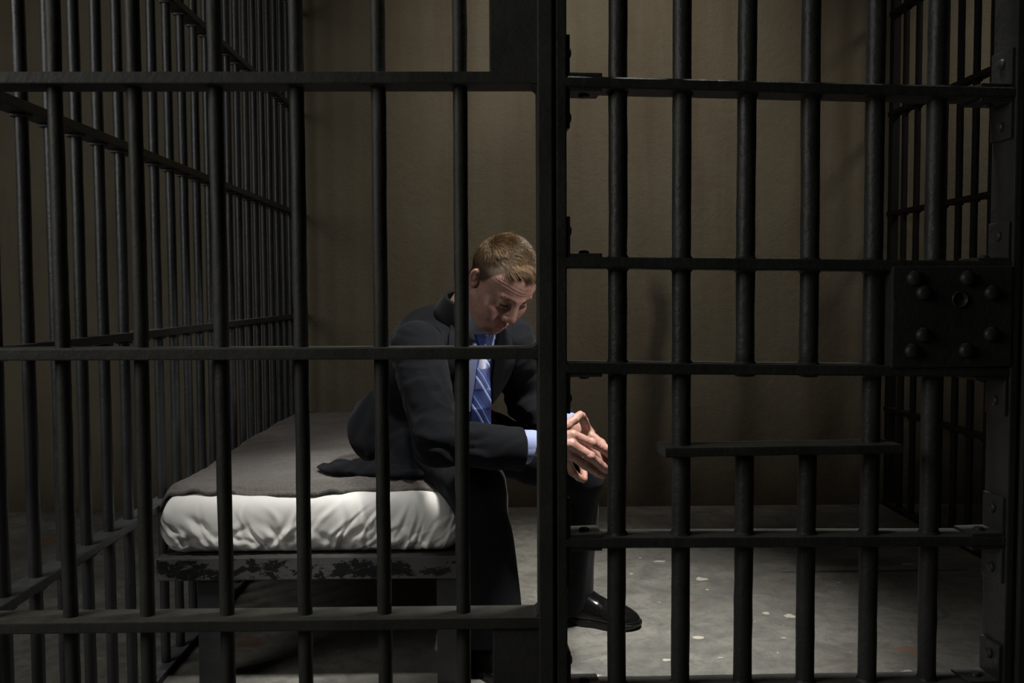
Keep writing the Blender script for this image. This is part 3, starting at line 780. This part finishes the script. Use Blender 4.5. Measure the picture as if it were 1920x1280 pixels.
# ---- hair: tapered strands combed from the crown forward to the brow
def strands():
    rg = np.random.RandomState(4)
    def scalp(dirs):
        """march from the head centre to the scalp"""
        c = A(0, -.01, .03); lo_ = np.full(len(dirs), .03); hi_ = np.full(len(dirs), .13)
        for _ in range(18):
            m_ = (lo_+hi_)/2; v_ = head_f(frH(c+dirs*m_[:, None])); lo_ = np.where(v_ < 0, m_, lo_); hi_ = np.where(v_ < 0, hi_, m_)
        return c+dirs*((lo_+hi_)/2)[:, None]
    n = 80000; d = rg.randn(n, 3); d /= np.linalg.norm(d, axis=1)[:, None]
    P = scalp(d); k = (hairline(P) > rg.rand(n)*.010) & (np.abs(P[:, 0]) < .0795); P = P[k]; d = d[k]
    ax = np.abs(P[:, 0])
    topn = np.clip((P[:, 2]-.058+.02*rg.randn(len(P))*.3)/.030, 0, 1)               # 0 short sides .. 1 long top
    L = .009+.026*topn*(1+.25*rg.randn(len(P))*.5)
    nrm = P-A(0, -.01, .03); nrm /= np.linalg.norm(nrm, axis=1)[:, None]
    # comb direction: forward and towards the person's right on top, down on the sides
    cw = vnoise(P*38, 6)*.55+vnoise(P*110, 9)*.20
    comb = np.stack([.45+cw+0*ax, .80+0*ax, -.05+.5*cw], 1)*topn[:, None]+np.stack([np.sign(P[:, 0])*.1+cw*.4, .35+0*ax, -.95+0*ax], 1)*(1-topn)[:, None]
    comb -= nrm*np.sum(comb*nrm, 1)[:, None]; comb /= np.linalg.norm(comb, axis=1)[:, None]
    lift = (.14+.30*topn*np.clip(.6+.5*rg.rand(len(P)), 0, 1))
    # quiff in front stands up then falls
    lift += .45*topn*np.clip((P[:, 1]-.02)/.04, 0, 1)
    seg = 4; R0 = .00045+.0003*topn
    dirv = comb+nrm*lift[:, None]; dirv /= np.linalg.norm(dirv, axis=1)[:, None]
    side = np.cross(comb, nrm); pts = [P-nrm*.001]; cur = P-nrm*.001
    for s in range(seg):
        cur = cur+dirv*(L/seg)[:, None]; pts.append(cur)
        dirv = dirv+comb*.22-nrm*(.20*topn)[:, None]+rg.randn(len(P), 3)*.05; dirv /= np.linalg.norm(dirv, axis=1)[:, None]
        # keep above the scalp
        c_ = A(0, -.01, .03); nr = cur-c_; nl = np.linalg.norm(nr, axis=1); base = np.linalg.norm(P-c_, axis=1)
    pts = np.stack(pts, 1); m = len(P); V = np.zeros((m, seg+1, 3, 3))
    for s in range(seg+1):
        rr = R0*(1-(s/seg)**2*.85)
        for j in range(3):
            a = 2*math.pi*j/3; V[:, s, j] = pts[:, s]+(side*math.cos(a)+nrm*math.sin(a))*rr[:, None]
    base = (np.arange(m)*(seg+1)*3)[:, None, None]; s_ = np.arange(seg)[None, :, None]; j_ = np.arange(3)[None, None, :]; jn = (j_+1) % 3
    F_ = np.stack([base+s_*3+j_, base+s_*3+jn, base+(s_+1)*3+jn, base+(s_+1)*3+j_], -1).reshape(-1, 4)
    shade = np.clip(.45+.28*rg.randn(m)+.25*vnoise(P*90, 3), 0, 1)*(.55+.45*topn); col = np.zeros((m, seg+1, 3, 3)); col[..., 0] = shade[:, None, None]
    return frH(V.reshape(-1, 3)), F_, col.reshape(-1, 3)
HV, HF, HC = strands()
hair = mesh_obj('hair', HV, HF, M['hair'], person, True); set_tint(hair, HC)
# eyebrows: short hairs along the ridge
def brow(sg):
    rg = np.random.RandomState(9+sg); m = MB(); n = 150
    for i in range(n):
        t_ = rg.rand(); x_ = .009+.040*t_; z_ = .0110+.0055*math.sin(t_*2.6)+.0028*rg.randn()*.8
        c = A(sg*x_, .2, z_); lo_, hi_ = .05, .12
        for _ in range(14):
            md = (lo_+hi_)/2; v_ = head_f(frH(A(sg*x_, md, z_))[None])[0]
            if v_ < 0: lo_ = md
            else: hi_ = md
        a = A(sg*x_, lo_-.0005, z_); dr = A(sg*(.5+.5*t_), .35-.5*t_, .55-1.0*t_); dr /= np.linalg.norm(dr); b = a+dr*.0075+A(0, .0012, 0)
        sd_ = A(0, .3, 1)*.00045; fw_ = A(0, 1, 0)*.0006
        m.add([tuple(frH(v)) for v in (a-sd_, a+sd_, a+fw_, b)], [(0, 1, 3), (1, 2, 3), (2, 0, 3), (0, 2, 1)])
    m.build('eyebrow', M['brow'], body)
brow(-1); brow(1)
for sg in (-1, 1):   # lashes along the lowered lid
    n = 16; v = []
    for i in range(n+1):
        t_ = i/n; x_ = sg*(.0195+.0235*t_); yy = .0862-.0058*t_+.0018*math.sin(math.pi*t_); zz = -.0078-.0022*math.sin(math.pi*t_)
        for dy, dz in ((-.0020, .0006), (.0010, .0002), (.0022, -.0016), (-.0020, -.0008)): v.append(tuple(frH(A(x_, yy+dy, zz+dz))))
    f = [(i*4+j, i*4+(j+1) % 4, (i+1)*4+(j+1) % 4, (i+1)*4+j) for i in range(n) for j in range(4)]
    mesh_obj('eyelash', v, f+[(0, 1, 2, 3), (n*4+3, n*4+2, n*4+1, n*4)], M['lash'], body)

# ---- jacket
def torso(p, g=0.):
    d = ell(p, (-.213, 2.600, .560), (.152+g, .118+g, .130+g), RF)
    d = smin(d, ell(p, (-.172, 2.550, .665), (.160+g, .120+g, .150+g), RF), .07)
    d = smin(d, ell(p, (-.125, 2.500, .745), (.190+g, .128+g, .130+g), RF), .07)
    d = smin(d, cap(p, shR+A(.012, .045, -.012), shL+A(-.045, -.012, -.012), .062+g), .06)
    d = smin(d, cap(p, neck+A(-.02, .02, -.03), A(-.16, 2.53, .80), .070+g, .09+g), .05)   # upper back
    return d
def folds(p, a, b, amp, wl, c0, sp, tw=.6, sd=0):
    """creases across a limb from a to b centred at distance c0"""
    ax = np.asarray(b)-np.asarray(a); L = np.linalg.norm(ax); ax = ax/L; s = (p-a)@ax; r = (p-a)-s[:, None]*ax
    o = r@np.array([.3, -.9, .3]); w = s+tw*o+.012*vnoise(p*18, sd)
    w = w+.030*vnoise(p*9+sd*3.1, sd+40); m_ = np.clip(.5+.9*vnoise(p*11, sd+60), 0, 1)
    return amp*.8*(np.abs(np.sin(w*np.pi/wl))**.7-.5)*np.exp(-((s-c0)/sp)**2)*m_
def lean(p):   # coordinates for the front opening
    s = (p-A(-.045, 2.40, .80))@Sd; f_ = (p-A(-.045, 2.40, .80))@Fd; return s, f_, p[:, 2]
def opening(p):
    """signed distance-like: <0 inside the V of the jacket front"""
    X, Y, Z = p[:, 0], p[:, 1], p[:, 2]
    k = X/np.maximum(Y, .5)                                 # direction towards each side of the tie
    left = -.0300+0*Z; right = np.interp(Z, [.60, .70, .78, .84], [-.0030, -.0035, .0010, .0060])
    w = np.interp(Z, [.50, .56, .60], [-.03, -.006, 0]); return np.maximum((left-w)-k, k-(right+w))*2.3
def sleeve(p, sh, el, wr, r0=.066, r1=.052, r2=.049, sd=0):
    e2 = wr+(el-wr)/np.linalg.norm(el-wr)*.042
    e2 = e2-A(0, 0, .014); d = cap(p, sh, el, r0, r1); d = smin(d, cap(p, el, e2, r1, r2), .03)
    d = d+folds(p, sh, el, .0045, .040, .20, .07, .8, sd)+folds(p, sh, el, .0030, .033, .07, .05, -.7, sd+3)+folds(p, el, e2, .0045, .036, .02, .06, -.8, sd+1)+folds(p, el, e2, .0022, .05, .14, .06, .7, sd+2)
    el_ = np.exp(-(np.linalg.norm(p-el, axis=1)/.10)**2)
    d = d+(.0022+.0070*el_)*(ridge(p*np.array([15, 15, 24])+fbm(p*8, sd+80, 2)[:, None]*1.1, sd+81)-.4)+.0016*ridge(p*38+fbm(p*14, sd+83, 2)[:, None], sd+84)*el_
    # flat cut at the cuff
    ax = (wr-el)/np.linalg.norm(wr-el); return smax(d, (p-e2)@ax, .004)
def jacket_f(p):
    t_ = torso(p)
    t_ = t_+.0055*fbm(p*np.array([9, 9, 4]), 70, 2)+.0045*ridge(p*np.array([14, 14, 6])+fbm(p*7, 71, 2)[:, None]*.7, 72)*np.clip((.76-p[:, 2])/.15, 0, 1)
    # skirt of the jacket over the seat and thigh
    sk = cap(p, hipR+A(-.01, .01, .01), hipR*.45+kneeR*.55+A(-.01, .01, .01), .100, .078); sk = smin(sk, cap(p, hipL+A(-.02, .02, .01), hipL*.6+kneeL*.4+A(0, 0, .012), .100, .080), .04)
    sk = sk+.006*ridge(p*13+fbm(p*8, 74, 2)[:, None], 75)
    t_ = smin(t_, sk, .035)
    t_ = smax(t_, .474+.010*np.sin(p[:, 0]*40)-p[:, 2], .012)
    # draped tail lying on the blanket
    tl = ell(p, (-.385, 2.43, .4840), (.085, .055, .016), [[.90, -.43, 0], [.43, .90, 0], [0, 0, 1]])+.009*ridge(p*20, 76)
    tl = smin(tl, ell(p, (-.255, 2.375, .487), (.150, .075, .026), [[.97, -.2, 0], [.2, .97, 0], [0, 0, 1]])+.007*ridge(p*24, 77), .02)
    t_ = smin(t_, tl, .03)
    t_ = t_-.0008*0
    # hollow for the shirt front
    t_ = smax(t_, -opening(p)*0+np.where(p[:, 2] > .52, -opening(p), 1e-3*0-1.)*(( (p-A(-.10, 2.47, 0))@Fd) > .02)+np.where((p-A(-.10, 2.47, 0))@Fd > .02, 0, -1.), .003)
    # neck hole
    t_ = smax(t_, np.minimum(-(neck_f(p)-.012), (p-neck)@A(.30, -.25, .92)+.035), .006)
    out = t_
    for sh, el, wr, sd in ((shR, elR, wrR, 1), (shL, elL, wrL, 5)):
        sl = sleeve(p, sh, el, wr, sd=sd)
        # rope shoulder: slightly proud sleeve head against the torso seam
        out = smin(out, sl-.001, .008)
    return out
bj = (A(-.56, 2.02, .455), A(.24, 2.84, .95))
JV, JF = nets(jacket_f, bj[0], bj[1], .0042)
jacket = mesh_obj('suit_jacket', JV, JF, M['suit'], person, True)
# collar and lapels: thin raised cloth following the chest on both sides of the opening
def lapel_f(p):
    k = p[:, 0]/p[:, 1]; Z = p[:, 2]; o = opening(p)
    width = np.interp(Z, [.56, .62, .70, .76, .775, .781, .80, .86], [.035, .050, .058, .063, .064, .040, .044, .036])
    tb = torso(p); band = np.maximum(-o-.002, o-width)
    fr_ = (p-A(-.10, 2.47, 0))@Fd
    d = np.maximum(np.abs(tb-.0045)-.0042, band); d = np.maximum(d, .02-fr_)
    d = np.maximum(d, -(neck_f(p)-.010)); d = np.maximum(d, -(head_f(p)-.006) if len(p) else d)
    return np.maximum(d, .57-Z)
LVv, LFf = nets(lapel_f, A(-.20, 2.14, .54), A(.12, 2.56, .90), .0030)
mesh_obj('lapel', LVv, LFf, M['suit'], jacket, True)
def collar_f(p):   # jacket collar round the back of the neck
    d = np.abs(neck_f(p)-.0165)-.0045; h_ = (p-neck)@A(.30, -.25, .92)
    d = np.maximum(d, np.abs(h_-.020)-.032); return np.maximum(d, (p-neck)@Fd-.058)
cv, cf = nets(collar_f, neck-A(.13, .13, .10), neck+A(.13, .13, .10), .0026)
mesh_obj('collar', cv, cf, M['suit'], jacket, True)
# sleeve head seams (piping line round the armhole)
def ring_tube(name, c, ax, up0, ra, rb, mat, parent, r=.0022, n=60, f=jacket_f, a0=0, a1=2*math.pi):
    ax = ax/np.linalg.norm(ax); u_ = np.cross(ax, up0); u_ /= np.linalg.norm(u_); v_ = np.cross(ax, u_); pts = []
    for i in range(n+1):
        a = a0+(a1-a0)*i/n; d_ = u_*math.cos(a)+v_*math.sin(a); lo_, hi_ = .01, .16
        for _ in range(16):
            md = (lo_+hi_)/2
            if f((c+d_*md)[None])[0] < 0: lo_ = md
            else: hi_ = md
        pts.append(c+d_*(lo_+.0004))
    m = MB(); V_ = []
    for i, q_ in enumerate(pts):
        tg = pts[min(i+1, n)]-pts[max(i-1, 0)]; tg /= np.linalg.norm(tg)+1e-9; n_ = (q_-c)/np.linalg.norm(q_-c); b_ = np.cross(tg, n_)
        for j in range(6): a = 2*math.pi*j/6; V_.append(q_+(n_*math.cos(a)+b_*math.sin(a))*r)
    m.add(V_, [(i*6+j, i*6+(j+1) % 6, (i+1)*6+(j+1) % 6, (i+1)*6+j) for i in range(n) for j in range(6)]); return m.build(name, mat, parent, True)
ring_tube('shoulder_seam', shR+A(.040, .040, -.005), A(.66, .66, .35), Zd, 0, 0, M['suit'], jacket, r=.0032, a0=math.radians(150), a1=math.radians(350))

# ---- shirt: bib behind the tie, neck collar, cuffs
def shirt_f(p):
    return np.maximum(torso(p, -.003), np.maximum(opening(p)-.02, .02-((p-A(-.10, 2.47, 0))@Fd)))
sv, sf = nets(shirt_f, A(-.16, 2.18, .50), A(.10, 2.50, .88), .005)
shirt = mesh_obj('shirt', sv, sf, M['shirt'], person, True)
def scollar_f(p):
    nd = neck_f(p); h_ = (p-frH((0, .0, -.105)))@A(.15, -.13, .98)+.012
    d = np.abs(nd-.007)-.0022; d = np.maximum(d, np.abs(h_+.026)-.036)
    # wings folded down in front
    return d
cl = frH((0, 0, -.11)); cv, cf = nets(scollar_f, cl-A(.13, .13, .11), cl+A(.13, .13, .10), .0022)
mesh_obj('shirt_collar', cv, cf, M['collar'], shirt, True)
def cuff(el, wr, r):
    ax = (wr-el)/np.linalg.norm(wr-el)
    def f(p):
        s = (p-wr)@ax-.22*((p-wr)@A(0, 0, 1)); rad = np.linalg.norm((p-wr)-((p-wr)@ax)[:, None]*ax, axis=1)
        rad = rad/(1+.18*((p-wr)[:, 2] < 0)*np.clip(-(p-wr)[:, 2]/.03, 0, 1))
        return np.maximum(np.abs(rad-r)-.0016, np.abs(s+.035)-.017)
    v, f_ = nets(f, wr-.075, wr+.075, .0015); mesh_obj('cuff', v, f_, M['shirt'], shirt, True)
cuff(elR, wrR-A(0, 0, .006), .0345); cuff(elL, wrL-A(0, 0, .004), .033)

# ---- tie hanging from the collar
def tie():
    kn_ = U(908, 632, 2.335); ends = [(kn_, .0125), (U(907, 655, 2.318), .0100), (U(906, 690, 2.290), .0165), (U(904, 730, 2.275), .0215), (U(902, 765, 2.270), .0250), (U(900, 800, 2.275), .028), (U(899, 830, 2.285), .030)]
    T = np.linspace(0, len(ends)-1, 60); i0 = np.minimum(T.astype(int), len(ends)-2); fr_ = T-i0; fr_ = fr_*fr_*(3-2*fr_)
    C_ = np.array([e[0] for e in ends]); w_ = np.array([e[1] for e in ends])
    C_ = C_[i0]*(1-fr_)[:, None]+C_[i0+1]*fr_[:, None]; w_ = w_[i0]*(1-fr_)+w_[i0+1]*fr_
    sd_ = A(.93, .36, 0); nm = A(.36, -.93, 0); V = []; UVs = []; nn = 13; th = .0022
    prof = [(-1+2*j/(nn-1)) for j in range(nn)]
    ring = [(a, .5*(1-a*a)) for a in prof]+[(a, -.35) for a in prof[::-1]]
    for i in range(60):
        L = np.linalg.norm(C_[i]-C_[0])
        for a, b in ring:
            V.append(C_[i]+sd_*w_[i]*a+nm*(b*.009+.002)+nm*.0015*math.sin(i*.35+a*2)); UVs.append((a*w_[i]/.03, L/.045))
    k = len(ring); F_ = [(i*k+j, i*k+(j+1) % k, (i+1)*k+(j+1) % k, (i+1)*k+j) for i in range(59) for j in range(k)]
    F_ += [tuple(range(k))[::-1], tuple(59*k+j for j in range(k))]
    # the knot
    o = mesh_obj('tie', V, F_, M['tie'], person, True); uvl = o.data.uv_layers.new(name='UVMap')
    for lp_ in o.data.loops: uvl.data[lp_.index].uv = UVs[lp_.vertex_index]
    def kf(p):
        c_ = kn_+A(0, -.004, -.012); s = (p-c_)@sd_; z_ = p[:, 2]-c_[2]; n_ = (p-c_)@nm
        w = .0155+.30*z_; return np.maximum(np.abs(s)-w, np.maximum(np.abs(z_)-.0165, np.abs(n_)-.0095+.25*np.abs(s)))*.8
    v, f = nets(lambda p: kf(p)-.0025, kn_-.045, kn_+.04, .0015); kno = mesh_obj('tie_knot', v, f, M['tie'], o, True); uvl = kno.data.uv_layers.new(name='UVMap')
    for lp_ in kno.data.loops:
        q_ = v[lp_.vertex_index]-kn_; uvl.data[lp_.index].uv = (float(q_@sd_)/.03, float(-q_[2]*.6+float(q_@sd_)*1.2)/.045+.35)
tie()

# ---- trousers
def leg_f(p, hp, kn_, an, sd):
    d = cap(p, hp, kn_, .088, .068); t_ = np.clip((kn_[2]-p[:, 2])/(kn_[2]-.07), 0, 1)
    sh = cap(p, kn_, an+(an-kn_)*.14, .066, .065)
    d = smin(d, sh, .035)
    d = d+folds(p, kn_, an, .0050, .075, .05, .07, 1.1, sd)+folds(p, hp, kn_, .0045, .050, .36, .08, .9, sd+1)
    # long drape folds down the shin
    a = np.arctan2(p[:, 1]-(kn_[1]+(an[1]-kn_[1])*t_), p[:, 0]-(kn_[0]+(an[0]-kn_[0])*t_))
    d = d+.0085*np.cos(a*3+sd+2.2*t_+1.2*vnoise(p*6, sd))*np.clip(t_*3, 0, 1)*(p[:, 2] < kn_[2])
    return d-.002*fbm(p*12, sd+4, 2)
def trousers_f(p):
    d = smin(leg_f(p, hipR, kneeR, ankR, 2), leg_f(p, hipL, kneeL, ankL, 6), .02)
    d = smin(d, ell(p, hipR*.5+hipL*.5+A(0, 0, .0), (.165, .125, .105), RF), .04)
    for hl, an in ((A(.108, 2.690, 0), ankL), (A(-.070, 2.345, 0), ankR)):
        pass
    hem = .030+.045*np.clip((((p-hipL)@A(.93, -.36, 0))-np.where(p[:, 1] > 2.46, .385, .13))/.10, 0, 1)
    return smax(d, hem-p[:, 2], .004)
tv, tf = nets(trousers_f, A(-.48, 2.14, .015), A(.34, 2.86, .70), .0045)
mesh_obj('trousers', tv, tf, M['trouser'], person, True)

# ---- shoes
def shoe(heel, ang, sd):
    c, s = math.cos(ang), math.sin(ang); Rm = np.array([[c, s, 0], [-s, c, 0], [0, 0, 1.]])
    def tl(p): return (p-A(*heel))@Rm.T
    L = .292
    def width(x): return np.interp(x, [0, .02, .06, .12, .20, .245, .275, .292], [.020, .031, .033, .038, .049, .046, .034, .016])
    def off(x): return np.interp(x, [0, .15, .29], [0, .004, -.002])
    def outline(q, g=0.):
        # rounded plan outline
        d = cap(q*A(1, 1, 0), (.036, 0, 0), (.13, .004, 0), .034+g, .040+g); d = smin(d, cap(q*A(1, 1, 0), (.13, .004, 0), (.215, .002, 0), .041+g, .049+g), .03)
        return smin(d, cap(q*A(1, 1, 0), (.215, .002, 0), (.243, .000, 0), .049+g, .045+g), .02)
    def upper(p):
        q = tl(p); x = q[:, 0]; top = np.interp(x, [-.01, .05, .10, .14, .19, .24, .27, .295], [.092, .098, .104, .094, .066, .055, .047, .030])
        z = (q[:, 2]-.020)/(top-.020); inset = .030*np.clip(z, 0, 1.2)**2.6
        d = np.maximum(outline(q)+inset*.9, q[:, 2]-top); d = smax(outline(q)+inset, q[:, 2]-top, .016); d = np.maximum(d, .018-q[:, 2])
        # apron seam of the toe
        e = ell(q, (.215, .0, .055), (.060, .030, .03)); return d-.0012*np.exp(-((e)/.0025)**2)*(x > .13)
    def sole(p):
        q = tl(p); d = outline(q, .0045); z = q[:, 2]; arch = (q[:, 0] > .075) & (q[:, 0] < .095)
        lo_ = np.interp(q[:, 0], [0, .072, .078, .12, .24, .292], [0, 0, .010, .002, 0, .010])
        return np.maximum(np.maximum(d, z-.0185), lo_-z)+.0006*np.cos(np.arctan2(q[:, 1], q[:, 0]-.15)*160)*0
    lo, hi = bbox([A(*heel), A(*heel)+Rm.T@A(.3, 0, .1)], .07); lo[2] = -.008; hi[2] = .12
    v, f = nets(upper, lo, hi, .0026); o = mesh_obj('shoe', v, f, M['leather'], person, True)
    v, f = nets(sole, lo, hi, .0026); mesh_obj('sole', v, f, M['sole'], o, True)
    for x_ in ((.118, .132, .146) if sd else (.118, .132, .146)):   # laces
        m = MB(); n = 12; pts = []
        for i in range(n+1):
            y_ = -.020+.040*i/n; lo_, hi_ = .03, .12; q0 = A(x_+.004*math.sin(i), y_, 0)
            for _ in range(12):
                md = (lo_+hi_)/2; P_ = Rm.T@A(q0[0], q0[1], md)+A(*heel)
                if upper(P_[None])[0] < 0: lo_ = md
                else: hi_ = md
            pts.append(Rm.T@A(q0[0], q0[1], lo_+.001)+A(*heel))
        V_ = []
        for i, q_ in enumerate(pts):
            for j in range(6): a = 2*math.pi*j/6; V_.append(q_+A(c*math.cos(a), s*math.cos(a), math.sin(a))*.0022)
        m.add(V_, [(i*6+j, i*6+(j+1) % 6, (i+1)*6+(j+1) % 6, (i+1)*6+j) for i in range(n) for j in range(6)]); m.build('lace', M['sole'], o, True)
for an_ in (ankL, ankR):
    v, f = nets(lambda p: smin(cap(p, an_+A(0, 0, .10), an_, .045, .036), cap(p, an_, an_+A(.010, -.004, -.045), .036, .028), .02)-.001*fbm(p*40, 3, 2), an_-A(.09, .10, .09), an_+A(.14, .08, .17), .004)
    mesh_obj('sock', v, f, M['sock'], person, True)
shoe((.128, 2.712, 0), math.radians(-22), 0)
shoe((-.070, 2.345, 0), math.radians(-42), 1)
# ---- finger nails on the near hand
for fg in HR['f'][:3]+[HR['th']]:
    d_ = fg[3]-fg[2]; d_ /= np.linalg.norm(d_); nv_ = A(.2, -.9, .35); nv_ -= d_*(nv_@d_); nv_ /= np.linalg.norm(nv_); sd_ = np.cross(d_, nv_)
    m = MB(); V_ = []
    for i in range(5):
        for j in range(5):
            a = (j-2)/2*.75; t_ = -.003+.0095*i/4; rr = .0084; V_.append(fg[3]+d_*t_+(nv_*math.cos(a)+sd_*math.sin(a))*(rr-.0002*i*i*.6))
    V_ += [q_-nv_*.0012 for q_ in V_]; g = grid_faces(5, 5).tolist(); fl = g+[[a+25 for a in q_[::-1]] for q_ in g]
    rim = [0, 5, 10, 15, 20, 21, 22, 23, 24, 19, 14, 9, 4, 3, 2, 1]; fl += [[rim[k], rim[(k+1) % 16], rim[(k+1) % 16]+25, rim[k]+25] for k in range(16)]
    m.add(V_, fl); m.build('fingernail', M['nail'], body, True)
